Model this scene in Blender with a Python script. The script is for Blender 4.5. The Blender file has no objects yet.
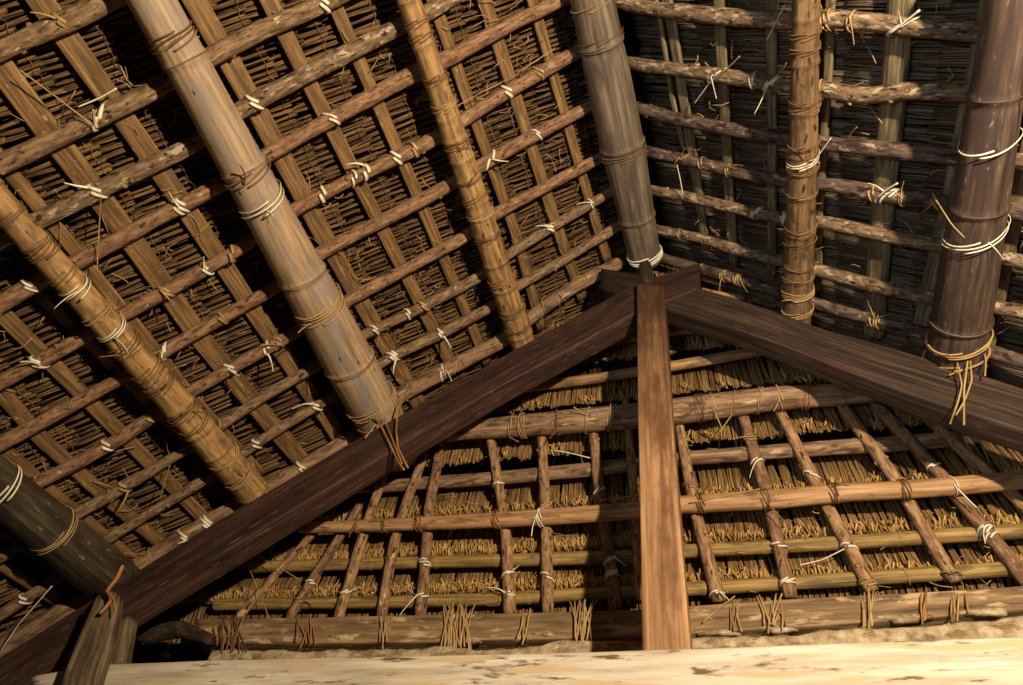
import bpy, math, random
import numpy as np
random.seed(7); rng = np.random.default_rng(7)
EYE = np.array([0, 0, 1.6])
# ---------------------------------------------------------------- camera
F = 697.0
CY = np.array([.253, -.751, -.610]); CZ = np.array([.108, .649, -.753])
CY /= np.linalg.norm(CY); CZ -= CZ.dot(CY) * CY; CZ /= np.linalg.norm(CZ); CX = np.cross(CY, CZ)
R = np.array([CX, CY, CZ])
col = bpy.context.scene.collection
cam = bpy.data.cameras.new('camera'); co = bpy.data.objects.new('camera', cam); col.objects.link(co)
cam.sensor_width = 36; cam.lens = F / 1023 * 36; cam.clip_start = .02
from mathutils import Matrix
M4 = np.eye(4); M4[:3, :3] = R; M4[:3, 3] = EYE
co.matrix_world = Matrix(M4.tolist()); bpy.context.scene.camera = co

def ray(u, v): return R @ np.array([u - 511.5, -(v - 342.5), -F])
def hit(u, v, plane):
    p, n = plane; r = ray(u, v)
    return EYE + r * (np.dot(p - EYE, n) / np.dot(r, n))
def V(*a): return np.array(a, float)
def unit(v): return v / np.linalg.norm(v)
def proj(P):
    c = R.T @ (P - EYE); return np.array([511.5 + F * c[0] / -c[2], 342.5 - F * c[1] / -c[2]])

NL = unit(V(-.736, 0, 1)); NR = unit(V(.92, 0, 1)); NH = unit(V(0, 1, .2))
PL0 = V(-.23, 3, 6.05); PR0 = V(-.23, 3, 6.10); PH0 = V(0, 3.6, 3.56)
def LP(o): return (PL0 + NL * o, NL)
def RP(o): return (PR0 + NR * o, NR)
def HP(o): return (PH0 + NH * o, NH)
def YP(y): return (V(0, y, 0), V(0, 1, 0))

# ---------------------------------------------------------------- noise / mesh helpers
_ph = rng.uniform(0, 6.28, (12, 3)); _fr = rng.normal(0, 1, (12, 3))
def nz(P, f=1.0, seed=0.0):
    """cheap smooth vector noise"""
    out = np.zeros(P.shape)
    for k in range(12):
        a = P @ (_fr[k] * f)
        for c in range(3): out[:, c] += np.sin(a + _ph[k, c] + seed * (k + 1))
    return out / 5.0

class MB:
    def __init__(s): s.v = []; s.f = []; s.t = []; s.n = 0
    def add(s, v, f, t):
        v = np.asarray(v); s.v.append(v); s.t.append(np.asarray(t))
        s.f += [tuple(i + s.n for i in q) for q in f]; s.n += len(v)
    def build(s, name, mat, parent=None, smooth=True):
        me = bpy.data.meshes.new(name)
        v = np.concatenate(s.v); t = np.concatenate(s.t)
        me.from_pydata(v.tolist(), [], s.f)
        at = me.attributes.new('tc', 'FLOAT_VECTOR', 'POINT'); at.data.foreach_set('vector', t.astype(np.float32).ravel())
        if smooth: me.polygons.foreach_set('use_smooth', [True] * len(me.polygons))
        me.materials.append(mat); me.update()
        o = bpy.data.objects.new(name, me); col.objects.link(o)
        if parent: o.parent = parent
        return o

def resample(pts, step, closed=False):
    pts = np.asarray(pts, float)
    d = np.concatenate([[0], np.cumsum(np.linalg.norm(np.diff(pts, axis=0), axis=1))])
    n = max(2, int(d[-1] / step) + 1); s = np.linspace(0, d[-1], n)
    return np.stack([np.interp(s, d, pts[:, k]) for k in range(pts.shape[1])], 1), s
def smooth(p, it=2):
    for _ in range(it):
        q = p.copy(); q[1:-1] = (p[:-2] + 2 * p[1:-1] + p[2:]) / 4; p = q
    return p
def frames(p, ref):
    t = np.gradient(p, axis=0); t /= np.linalg.norm(t, axis=1)[:, None]
    e1 = np.cross(t, ref); e1 /= np.linalg.norm(e1, axis=1)[:, None]
    return t, e1, np.cross(e1, t)
def ring_faces(n, k, caps=True):
    f = []
    for i in range(n - 1):
        for j in range(k):
            a = i * k + j; b = i * k + (j + 1) % k
            f.append((a, b, b + k, a + k))
    if caps: f.append(tuple(range(k))[::-1]); f.append(tuple((n - 1) * k + j for j in range(k)))
    return f
def tube(mb, pts, rad, k=16, step=.05, ref=V(0, 0, 1), lump=0.0, lf=6, nodes=None, seed=0.0, sm=0, capr=True, toff=None, flat=1.0):
    p, s = resample(pts, step)
    if sm: p = smooth(p, sm)
    n = len(p); rr = np.interp(s, np.linspace(0, s[-1], len(rad)), rad) if hasattr(rad, '__len__') else np.full(n, rad)
    if nodes is not None:
        for q in nodes: rr = rr * (1 + .07 * np.exp(-((s - q) / .012) ** 2) - .03 * np.exp(-((s - q - .03) / .02) ** 2))
    if capr: rr = rr.copy(); rr[0] *= .9; rr[-1] *= .9
    t, e1, e2 = frames(p, ref)
    th = np.linspace(0, 2 * math.pi, k, endpoint=False)
    c, sn = np.cos(th), np.sin(th)
    ring = rr[:, None, None] * (c[None, :, None] * e1[:, None, :] + flat * sn[None, :, None] * e2[:, None, :])
    v = (p[:, None, :] + ring)
    if lump:
        q = np.stack([np.repeat(s[:, None], k, 1) * .6, c[None] * rr[:, None] * 1.5, sn[None] * rr[:, None] * 1.5], 2).reshape(-1, 3)
        d = nz(q, lf, seed)[:, 0].reshape(n, k) + .5 * nz(q, lf * 3, seed + 3)[:, 1].reshape(n, k)
        v = v + (ring * (d * lump)[:, :, None])
    o = V(*rng.uniform(0, 40, 3)) if toff is None else toff
    tc = np.stack([np.repeat(s[:, None], k, 1), c[None] * rr[:, None], sn[None] * rr[:, None]], 2).reshape(-1, 3) + o
    mb.add(v.reshape(-1, 3), ring_faces(n, k), tc)
    return p
def hewn(mb, pts, hu, hw, up, step=.06, rnd=.25, k=20, lump=.008, seed=0.0, sm=0):
    """squared timber swept along pts; hu half-size along 'up', hw half-size across"""
    p, s = resample(pts, step)
    if sm: p = smooth(p, sm)
    n = len(p)
    hu = np.interp(s, np.linspace(0, s[-1], len(hu)), hu) if hasattr(hu, '__len__') else np.full(n, hu)
    hw = np.interp(s, np.linspace(0, s[-1], len(hw)), hw) if hasattr(hw, '__len__') else np.full(n, hw)
    t, e1, e2 = frames(p, up)
    sec = []
    m = k // 4
    for q, (sx, sy) in enumerate(((1, 1), (-1, 1), (-1, -1), (1, -1))):
        for i in range(m):
            a = (q + i / (m - 1)) * math.pi / 2
            sec.append((sx * (1 - rnd) + rnd * math.cos(a), sy * (1 - rnd) + rnd * math.sin(a)))
    sec = np.array(sec); kk = len(sec)
    v = p[:, None, :] + sec[None, :, 0, None] * hw[:, None, None] * e1[:, None, :] + sec[None, :, 1, None] * hu[:, None, None] * e2[:, None, :]
    v = v.reshape(-1, 3)
    sc = np.stack([np.repeat(s[:, None], kk, 1), sec[None, :, 0] * hw[:, None], sec[None, :, 1] * hu[:, None]], 2).reshape(-1, 3)
    v = v + lump * nz(sc * V(.5, 1.2, 1.2), 5, seed) + lump * .4 * nz(sc * V(.6, 2, 2), 14, seed + 5)
    mb.add(v, ring_faces(n, kk), sc + V(*rng.uniform(0, 40, 3)))
def ribbon(mb, p, nrm, hw, th=.0016):
    """flat cane strip along p; nrm = outward normals"""
    p = np.asarray(p); nrm = np.asarray(nrm); n = len(p)
    t = np.gradient(p, axis=0); t /= np.linalg.norm(t, axis=1)[:, None] + 1e-9
    w = np.cross(t, nrm); w /= np.linalg.norm(w, axis=1)[:, None] + 1e-9
    hw = np.full(n, hw) if not hasattr(hw, '__len__') else hw
    v = np.stack([p - w * hw[:, None] - nrm * th * .3, p + nrm * th, p + w * hw[:, None] - nrm * th * .3, p - nrm * th], 1).reshape(-1, 3)
    s = np.arange(n) * .02
    tc = np.stack([np.repeat(s[:, None], 4, 1), np.tile(np.array([-.01, 0, .01, 0]), (n, 1)), np.zeros((n, 4))], 2).reshape(-1, 3) + rng.uniform(0, 30)
    mb.add(v, ring_faces(n, 4), tc)

# ---------------------------------------------------------------- materials
def lin(h):
    c = [int(h[i:i + 2], 16) / 255 for i in (0, 2, 4)]
    return tuple((x / 12.92 if x <= .04045 else ((x + .055) / 1.055) ** 2.4) for x in c) + (1,)
def wood(name, ramp, scale=(2, 30, 30), patch=None, pscale=(4, 12, 12), pth=(.5, .62), rough=.75, bump=.4, bdist=.004, spec=.25, top_dark=None, grime=None):
    m = bpy.data.materials.new(name); m.use_nodes = True; nt = m.node_tree; N = nt.nodes; L = nt.links
    b = N['Principled BSDF']; b.inputs['Roughness'].default_value = rough; b.inputs['Specular IOR Level'].default_value = spec
    at = N.new('ShaderNodeAttribute'); at.attribute_name = 'tc'
    mp = N.new('ShaderNodeMapping'); mp.inputs['Scale'].default_value = scale; L.new(at.outputs['Vector'], mp.inputs['Vector'])
    n1 = N.new('ShaderNodeTexNoise'); n1.inputs['Scale'].default_value = 1; n1.inputs['Detail'].default_value = 6; n1.inputs['Roughness'].default_value = .65
    L.new(mp.outputs[0], n1.inputs['Vector'])
    cr = N.new('ShaderNodeValToRGB'); L.new(n1.outputs['Fac'], cr.inputs['Fac'])
    e = cr.color_ramp.elements
    k = len(ramp)
    for i, h in enumerate(ramp):
        pos = .32 + .36 * i / (k - 1)
        if i < 2: e[i].position = pos; e[i].color = lin(h)
        else: q = e.new(pos); q.color = lin(h)
    out = cr.outputs['Color']; hgt = n1.outputs['Fac']
    if patch:
        mp2 = N.new('ShaderNodeMapping'); mp2.inputs['Scale'].default_value = pscale; L.new(at.outputs['Vector'], mp2.inputs['Vector'])
        n2 = N.new('ShaderNodeTexNoise'); n2.inputs['Scale'].default_value = 1; n2.inputs['Detail'].default_value = 5; n2.inputs['Roughness'].default_value = .6
        L.new(mp2.outputs[0], n2.inputs['Vector'])
        mr = N.new('ShaderNodeMapRange'); mr.inputs['From Min'].default_value = pth[0]; mr.inputs['From Max'].default_value = pth[1]
        L.new(n2.outputs['Fac'], mr.inputs['Value'])
        mx = N.new('ShaderNodeMix'); mx.data_type = 'RGBA'; L.new(mr.outputs[0], mx.inputs['Factor']); L.new(out, mx.inputs[6]); mx.inputs[7].default_value = lin(patch)
        out = mx.outputs[2]
        ad = N.new('ShaderNodeMath'); ad.operation = 'MULTIPLY_ADD'; ad.inputs[1].default_value = .5; L.new(mr.outputs[0], ad.inputs[0]); L.new(hgt, ad.inputs[2]); hgt = ad.outputs[0]
    if grime:
        mp3 = N.new('ShaderNodeMapping'); mp3.inputs['Scale'].default_value = grime[1]; L.new(at.outputs['Vector'], mp3.inputs['Vector'])
        n3 = N.new('ShaderNodeTexNoise'); n3.inputs['Scale'].default_value = 1; n3.inputs['Detail'].default_value = 4; L.new(mp3.outputs[0], n3.inputs['Vector'])
        mr = N.new('ShaderNodeMapRange'); mr.inputs['From Min'].default_value = grime[2]; mr.inputs['From Max'].default_value = grime[3]; L.new(n3.outputs['Fac'], mr.inputs['Value'])
        mx = N.new('ShaderNodeMix'); mx.data_type = 'RGBA'; L.new(mr.outputs[0], mx.inputs['Factor']); L.new(out, mx.inputs[6]); mx.inputs[7].default_value = lin(grime[0])
        out = mx.outputs[2]
    if top_dark:   # darker tone that strengthens towards the ridge end of the timber
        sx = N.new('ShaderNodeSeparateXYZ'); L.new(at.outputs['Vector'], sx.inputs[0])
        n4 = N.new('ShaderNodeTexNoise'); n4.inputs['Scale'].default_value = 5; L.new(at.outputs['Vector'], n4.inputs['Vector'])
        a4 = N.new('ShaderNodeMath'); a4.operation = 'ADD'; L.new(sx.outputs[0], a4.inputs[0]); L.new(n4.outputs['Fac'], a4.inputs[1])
        mr = N.new('ShaderNodeMapRange'); mr.interpolation_type = 'SMOOTHSTEP'; mr.inputs['From Min'].default_value = top_dark[1]; mr.inputs['From Max'].default_value = top_dark[2]
        mr.inputs['To Min'].default_value = top_dark[3]; mr.inputs['To Max'].default_value = 0; L.new(a4.outputs[0], mr.inputs['Value'])
        mx = N.new('ShaderNodeMix'); mx.data_type = 'RGBA'; L.new(mr.outputs[0], mx.inputs['Factor']); L.new(out, mx.inputs[6]); mx.inputs[7].default_value = lin(top_dark[0])
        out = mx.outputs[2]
    L.new(out, b.inputs['Base Color'])
    bp = N.new('ShaderNodeBump'); bp.inputs['Strength'].default_value = bump; bp.inputs['Distance'].default_value = bdist
    L.new(hgt, bp.inputs['Height']); L.new(bp.outputs[0], b.inputs['Normal'])
    return m
MT = dict(
    beam=wood('dark smoked timber', top_dark=('21140e', .4, 2.0, .5), ramp=['23160f', '3e2a20', '593e2e'], scale=(1.4, 46, 46), patch='241713', pscale=(3, 9, 9), pth=(.48, .72), bump=.5, rough=.62, grime=('70503e', (9, 60, 60), .62, .74)),
    beam_r=wood('dark weathered timber', top_dark=('1a110d', .3, 2.0, .75), ramp=['1b1411', '36291f', '55432f'], scale=(1.4, 40, 40), patch='4d302a', pscale=(3, 7, 7), pth=(.55, .75), bump=.6, rough=.62, grime=('66543f', (8, 50, 50), .66, .78)),
    post=wood('brown timber', top_dark=('2e1a12', .4, 2.2, .85), ramp=['5e4027', '916a44', 'b68d5e'], scale=(1.4, 34, 34), patch='6a482c', pscale=(3, 8, 8), pth=(.48, .66), bump=.4, rough=.62, grime=('a98560', (6, 40, 40), .66, .8)),
    tie=wood('pale bare timber', ['988a70', 'bfb196', 'd2c8b0'], (1.4, 16, 16), patch='6a4f33', pscale=(6, 34, 34), pth=(.57, .66), bump=.35, grime=('b9a27a', (2.5, 30, 30), .5, .62)),
    grey=wood('grey weathered timber', ['2c2318', '655238', '8d7a5a'], (2, 36, 36), patch='33271d', pscale=(3, 12, 12), pth=(.48, .66), bump=.7),
    plate=wood('dusty plate timber', ['4a3a28', '7d6342', 'a88a5c'], (2, 24, 24), patch='b99a6e', pscale=(5, 16, 16), pth=(.56, .64), bump=.5),
    mud=wood('dried mud plaster', ['7d684a', 'b09a74', 'd0bd96'], (16, 16, 16), patch='8a6f48', pscale=(7, 18, 18), pth=(.52, .64), bump=1, bdist=.015, rough=.95),
    bam=wood('weathered bamboo', ['776045', 'a28662', 'bb9f7a'], (2.0, 40, 40), patch='867c70', pscale=(2.6, 9, 9), pth=(.48, .66), bump=.2, rough=.55, spec=.35, grime=('4f3821', (16, 30, 30), .66, .72)),
    bamy=wood('tan bamboo', ['6b4d2a', 'a07a48', 'bf9a63'], (2.4, 40, 40), patch='6b5436', pscale=(6, 16, 16), pth=(.5, .66), bump=.3, rough=.55, spec=.3, grime=('43301c', (16, 34, 34), .64, .71)),
    bamd=wood('smoked bamboo', ['2d231c', '503f32', '6e5a48'], (1.6, 34, 34), patch='43342c', pscale=(3, 9, 9), pth=(.48, .66), bump=.25, rough=.55, spec=.3, grime=('8a7868', (10, 40, 40), .65, .73)),
    bamg=wood('grey bamboo', ['463c2e', '6d5e48', '8c7b60'], (1.6, 34, 34), patch='52443a', pscale=(3, 9, 9), pth=(.48, .66), bump=.25, rough=.55, spec=.3),
    bark=wood('brown bark', ['46341f', '7c6142', 'a1855f'], (14, 60, 60), patch='c2a477', pscale=(14, 40, 40), pth=(.61, .67), bump=1, bdist=.006, rough=.85, grime=('38240f', (22, 52, 52), .6, .67)),
    barkr=wood('red brown bark', ['4c331e', '826042', 'a5825a'], (12, 54, 54), patch='c79c6a', pscale=(12, 34, 34), pth=(.62, .68), bump=1, bdist=.006, rough=.85, grime=('41260f', (20, 48, 48), .6, .67)),
    barkg=wood('lichened bark', ['3f3021', '725a3e', '947a58'], (14, 56, 56), patch='b09a77', pscale=(14, 34, 34), pth=(.53, .61), bump=1, bdist=.006, rough=.9, grime=('3a2417', (18, 44, 44), .58, .65)),
    log=wood('pale peeled log', ['755332', 'aa8459', 'c9a675'], (2.6, 34, 34), patch='6b4a2c', pscale=(6, 20, 20), pth=(.56, .68), bump=.5, rough=.7),
    batten=wood('split bamboo batten', ['45301a', '7c5c34', 'a07e4e'], (2.5, 70, 70), patch='5c4524', pscale=(5, 26, 26), pth=(.47, .64), bump=.6, rough=.7, grime=('a98b58', (22, 40, 40), .66, .74)),
    battenr=wood('grey brown batten', ['453a28', '7a6a4a', '9c8a66'], (2.5, 70, 70), patch='55442f', pscale=(5, 26, 26), pth=(.47, .64), bump=.6, rough=.7),
    battenh=wood('olive hip batten', ['5f4924', '957840', 'b59556'], (2, 60, 60), patch='6a5530', pscale=(5, 20, 20), pth=(.5, .66), bump=.4, rough=.6),
    thl=wood('thatch straw', ['20150a', '573f22', '8f7244'], (.7, 1.2, 1.2), bump=.1, rough=.9, patch='8b6a38', pscale=(3, 30, 30), pth=(.55, .7)),
    thr=wood('thatch straw grey', ['2b2116', '655740', '98876a'], (.7, 1.2, 1.2), bump=.1, rough=.9, patch='6b4a30', pscale=(1, 2, 2), pth=(.52, .62)),
    thh=wood('thatch straw golden', ['3c2912', '826135', 'b8955a'], (.7, 1.2, 1.2), bump=.1, rough=.9, patch='8b6a38', pscale=(3, 30, 30), pth=(.55, .7)),
    fluff=wood('pale straw ends', ['7a5a28', 'b08a48', 'd6b472'], (2, 3, 3), bump=.1, rough=.9),
    bamk=wood('dark olive bamboo', ['231d15', '453a29', '66573d'], (1.6, 34, 34), patch='2b2218', pscale=(3, 9, 9), pth=(.45, .62), bump=.3, rough=.5, spec=.3, grime=('7c6f5a', (10, 40, 40), .66, .74)),
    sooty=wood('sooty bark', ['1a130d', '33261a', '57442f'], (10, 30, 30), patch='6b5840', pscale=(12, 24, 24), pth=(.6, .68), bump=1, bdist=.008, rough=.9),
    node=wood('bamboo node scar', ['4a3620', '77593a', '967650'], (6, 40, 40), bump=.3, rough=.7),
    barkd=wood('dull plum brown bark', ['33261f', '5c493b', '7d6652'], (14, 56, 56), patch='a48c6c', pscale=(12, 30, 30), pth=(.58, .65), bump=1, bdist=.006, rough=.9, grime=('35211a', (10, 30, 30), .54, .62)),
    bamr=wood('dull ringed bamboo', ['47351f', '74593a', '94764e'], (2.4, 40, 40), patch='4f3e28', pscale=(6, 16, 16), pth=(.5, .64), bump=.3, rough=.55, spec=.3, grime=('35261a', (16, 34, 34), .6, .68)),
    logg=wood('grey brown log', ['5b432b', '8b6c4c', 'b08f68'], (3, 40, 40), patch='57402a', pscale=(8, 26, 26), pth=(.5, .62), bump=.6, rough=.75, grime=('c2a27a', (6, 30, 30), .62, .72)),
    bamh=wood('golden pole', ['7d5a34', 'ad8354', 'cca472'], (2.4, 44, 44), patch='7a5632', pscale=(7, 22, 22), pth=(.54, .66), bump=.3, rough=.55, spec=.3),
    barkh=wood('tan bark', ['543a22', '94704a', 'bb9668'], (12, 54, 54), patch='d0ad7c', pscale=(12, 34, 34), pth=(.6, .67), bump=1, bdist=.006, rough=.85, grime=('42280f', (20, 48, 48), .58, .66)),
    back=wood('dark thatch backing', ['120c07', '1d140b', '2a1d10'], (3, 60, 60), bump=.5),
    pale=wood('pale split cane', ['c2b184', 'e2d5ae', 'f2e9cc'], (6, 40, 40), bump=.1, rough=.45, spec=.5),
    vine=wood('brown vine', ['4a321c', '73522f', '907044'], (6, 40, 40), bump=.3, rough=.7),
    tan=wood('tan vine', ['7f6038', 'a88853', 'c6a870'], (6, 40, 40), bump=.3, rough=.6),
    twn=wood('dull stitching twine', ['5c4526', '80643a', '9a7c4a'], (6, 40, 40), bump=.3, rough=.8),
    red=wood('red brown vine', ['6a4022', '9a6a3a', 'b98a55'], (6, 40, 40), bump=.3, rough=.6),
)
# ---------------------------------------------------------------- tagging
def tag(o, label=None, cat=None, group=None, kind=None):
    if label: o['label'] = label
    if cat: o['category'] = cat
    if group: o['group'] = group
    if kind: o['kind'] = kind
    return o
REG = []   # hosts for ties
def pole(name, px, plane, r, mat, label, cat, host, group=None, k=18, lump=.04, lf=6, nodes=False, sm=3, ref=None, step=.04, kids=None, cutx=None, flat=1.0, knots=0):
    """a pole through photo points px lying on a real plane of the roof frame; r one radius or a list"""
    pts = np.array([hit(u, v, plane) for u, v in px])
    ref = plane[1] if ref is None else ref
    mb = MB(); KN = []; L = np.linalg.norm(pts[-1] - pts[0])
    nd = None
    if nodes:
        nd = []; q = rng.uniform(.05, .25)
        while q < L - .05: nd.append(q); q += rng.uniform(*nodes)
    p = tube(mb, pts, r, k, step if not nodes else .012, ref, lump, lf, nd, rng.uniform(0, 9), sm if not nodes else sm * 8, flat=flat)
    rm = r if not hasattr(r, '__len__') else None
    if knots:
        t_, a1, a2 = frames(p, ref)
        for _ in range(knots):
            i = rng.integers(2, len(p) - 2); a = rng.uniform(0, 6.28); d = a1[i] * math.cos(a) + a2[i] * math.sin(a)
            r0 = np.mean(r); kb = MB(); KN.append(kb); tube(kb, [p[i] + d * r0 * .6, p[i] + d * r0 * 1.2 + t_[i] * r0 * .2], [r0 * .42, r0 * .22], 8, r0 * .2, t_[i] + V(.01, .02, .03), .1)
    o = mb.build(name, MT[mat])
    tag(o, label, cat, group)
    for kb in KN: kb.build('knot', MT[mat], o)
    if nd and r is not None:
        t_, a1, a2 = frames(p, ref); q = np.linspace(0, L, len(p)); rr_ = np.interp(np.linspace(0, 1, len(p)), np.linspace(0, 1, len(r)), r) if hasattr(r, '__len__') else np.full(len(p), r)
        for qn in nd:
            i = int(np.argmin(abs(q - qn))); c = p[i]
            th = np.linspace(0, 2 * math.pi, 29); R_ = rr_[i] * (1.035 + .012 * np.sin(3 * th + qn * 9))
            P = c + R_[:, None] * (np.cos(th)[:, None] * a1[i] + flat * np.sin(th)[:, None] * a2[i]) + t_[i] * (.004 * np.sin(2 * th + qn))[:, None]
            nb = MB(); tube(nb, P, rr_[i] * .045, 6, .01, t_[i], capr=False); nb.build('node_ring', MT['node' if mat in ('bam', 'bamy', 'bamr') else mat], o)
    pr = np.array([proj(q) for q in p])
    rr = np.interp(np.linspace(0, 1, len(p)), np.linspace(0, 1, len(r)), r) if hasattr(r, '__len__') else np.full(len(p), r)
    REG.append(dict(p=p, pr=pr, r=rr, host=host, n=plane[1], name=name, ties=[]))
    return o
def ext(px, a=0, b=0):
    """lengthen a photo polyline at its ends, in pixels"""
    px = [np.array(q, float) for q in px]
    if a: px.insert(0, px[0] - unit(px[1] - px[0]) * a)
    if b: px.append(px[-1] + unit(px[-1] - px[-2]) * b)
    return px

# ================================================================ SETTING
def quad(name, pts, mat, label, cat, th=.05):
    p = np.array(pts); n = unit(np.cross(p[1] - p[0], p[3] - p[0])) * th
    v = np.concatenate([p, p + n]); f = [(0, 1, 2, 3), (7, 6, 5, 4), (0, 4, 5, 1), (1, 5, 6, 2), (2, 6, 7, 3), (3, 7, 4, 0)]
    mb = MB(); mb.add(v, f, v); o = mb.build(name, MT[mat], smooth=False); tag(o, label, cat, kind='structure'); return o
SL = unit(V(-1, 0, -.736)); SR = unit(V(1, 0, -.92)); SH = unit(V(0, .2, -1))
# ridge line x=-.23
def Lp(s, y, o): q = PL0 + NL * o + SL * s; q[1] = y; return q
def Rp(s, y, o): q = PR0 + NR * o + SR * s; q[1] = y; return q
def Hp(x, s, o): q = PH0 + NH * o + SH * s; q[0] = x; return q
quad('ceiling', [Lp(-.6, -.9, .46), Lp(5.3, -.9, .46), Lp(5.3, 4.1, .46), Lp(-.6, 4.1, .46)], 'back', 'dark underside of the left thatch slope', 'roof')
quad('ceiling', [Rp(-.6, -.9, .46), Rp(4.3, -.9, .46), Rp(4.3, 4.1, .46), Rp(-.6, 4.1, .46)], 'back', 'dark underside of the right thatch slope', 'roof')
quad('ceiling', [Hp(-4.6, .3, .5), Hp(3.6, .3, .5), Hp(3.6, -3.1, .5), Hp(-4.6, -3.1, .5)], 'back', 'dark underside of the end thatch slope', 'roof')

# ---------------------------------------------------------------- thatch
def reeds(mb, A, B, n, spread, r, bulge, N, T):
    """n reeds from A (butt end) to B; T = sideways direction, N = normal"""
    for _ in range(n):
        a = A + T * rng.uniform(-1, 1) * spread + N * rng.uniform(-1, 1) * spread * .6 + (A - B) * rng.normal(0, .016)
        b = B + T * rng.uniform(-1, 1) * spread * .9 + N * rng.uniform(-1, 1) * spread * .5
        m = (a * .55 + b * .45) + N * bulge + T * rng.normal(0, spread * .25)
        rr = r * rng.uniform(.75, 1.3)
        o = V(*rng.uniform(0, 60, 3)); d = unit(b - a); e1 = T; e2 = N
        P = np.array([a, m, b]); th = (0, 2.094, 4.188)
        off = np.array([math.cos(t) * e1 + math.sin(t) * e2 for t in th]) * rr
        v = (P[:, None, :] + off[None] * np.array([1, 1, .8])[:, None, None]).reshape(-1, 3)
        tc = np.stack([np.repeat(np.array([0, .15, .3]), 3), np.tile([0, .004, .002], 3), np.tile([0, .002, .004], 3)], 1) + o
        mb.add(v, ring_faces(3, 3), tc)
def twine(mb, P, r=.0018, k=4):
    tube(mb, P, r, k, .02, V(.3, .2, .9), capr=False)
def thatch_side(P, Nn, Td, srange, yrange, wid, crs, ln, mat, label, nre, spread, r, twm, inward, stitch=True):
    mb = MB(); tw = MB()
    s = srange[0]; ci = 0
    Sd = SL if P is Lp else SR
    while s < srange[1]:
        y = yrange[0]; line = []
        while y < yrange[1]:
            js = rng.normal(0, .012); w = wid * rng.uniform(.8, 1.25)
            up = P(s + js, y + rng.normal(0, .004), .29 + inward[0] + rng.normal(0, .006)); dn = P(s + ln + js, y + rng.normal(0, .012), .30 + inward[1])
            if up[1] < 3.75:
                reeds(mb, up, dn, nre, w * spread, r, -.006, Nn, Td)
                line.append(P(s + .035 + js * .5, y - w * .5, .295 + inward[0])); line.append(P(s + .035 + js * .5, y, .282 + inward[0] - w * .55))
            y += w
        if stitch and len(line) > 4 and (ci % 2 == 0 or rng.random() < .5): twine(tw, line)
        s += crs * rng.uniform(.9, 1.1); ci += 1
    o = mb.build('thatch', MT[mat]); tag(o, label, 'thatch', kind='stuff')
    if stitch: t = tw.build('stitching_twine', MT[twm], o); t['kind'] = 'stuff'
    return o
thatch_side(Lp, NL, V(0, 1, 0), (-.05, 4.9), (.1, 3.75), .031, .165, .30, 'thl', 'brown thatch bundles filling the left slope between the rafters', 9, .27, .0054, 'twn', (-.012, .045))
thatch_side(Rp, NR, V(0, 1, 0), (-.05, 3.7), (.5, 3.75), .022, .23, .46, 'thr', 'grey-brown thatch stems lying along the right slope', 7, .6, .0050, 'vine', (.0, .04), stitch=False)
def thatch_end():
    mb = MB(); tw = MB(); fz = MB()
    for (yy, s0, ln, fl) in ((595, None, .22, 1), (555, None, .26, 1), (512, None, .26, .7), (455, None, .30, .25), (405, None, .30, .2), (363, None, .34, .1), (325, None, .34, .1), (290, None, .3, .2)):
        # butts of each course end just above the thin batten at photo row yy (read at the king post)
        q = hit(660, yy - 10, HP(.17)); sb = np.dot(q - PH0, SH)
        zb = q[2]
        xl = -.23 - (6.45 - zb) / .736 ; xr = -.23 + (6.5 - zb) / .92
        x = xl - .1; line = []
        while x < xr + .1:
            w = .028 * rng.uniform(.8, 1.25); j = rng.normal(0, .008)
            bt = Hp(x, sb + j, .17 + rng.normal(0, .004)); tp = Hp(x + rng.normal(0, .01) - .01, sb - ln - .1, .32)
            reeds(mb, bt, tp, 12, w * .44, .0046, 0, NH, V(1, 0, 0))
            if fl >= 1 or rng.random() < fl:
                for _ in range(16 if x < -.3 and yy > 550 else 6):   # splayed butt ends
                    a = bt + V(rng.uniform(-.018, .018), rng.uniform(-.03, .01), rng.uniform(-.01, .03))
                    b = a + V(rng.normal(0, .014), -rng.uniform(.01, .03), rng.uniform(.015, .05))
                    tube(fz, [a, b], .0050 * rng.uniform(.7, 1.3), 4, .05, V(1, .3, .1), capr=False)
            line.append(Hp(x - w * .5, sb - ln * .5, .245)); line.append(Hp(x, sb - ln * .5, .225 - w * .25))
            x += w
        if len(line) > 3: twine(tw, line)
    # last course down to the plate
    q = hit(660, 612, HP(.2)); sb = np.dot(q - PH0, SH)
    x = -3.9
    while x < 3.1:
        w = .032 * rng.uniform(.8, 1.25)
        reeds(mb, Hp(x, sb + .1, .23), Hp(x, sb - .14, .23), 9, w * .42, .0045, 0, NH, V(1, 0, 0)); x += w
    o = mb.build('thatch', MT['thh']); tag(o, 'golden thatch bundles hanging upright on the end slope behind the post', 'thatch', kind='stuff')
    t = tw.build('stitching_twine', MT['tan'], o); t['kind'] = 'stuff'
    f = fz.build('splayed_straw_ends', MT['fluff'], o); f['kind'] = 'stuff'
thatch_end()

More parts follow.
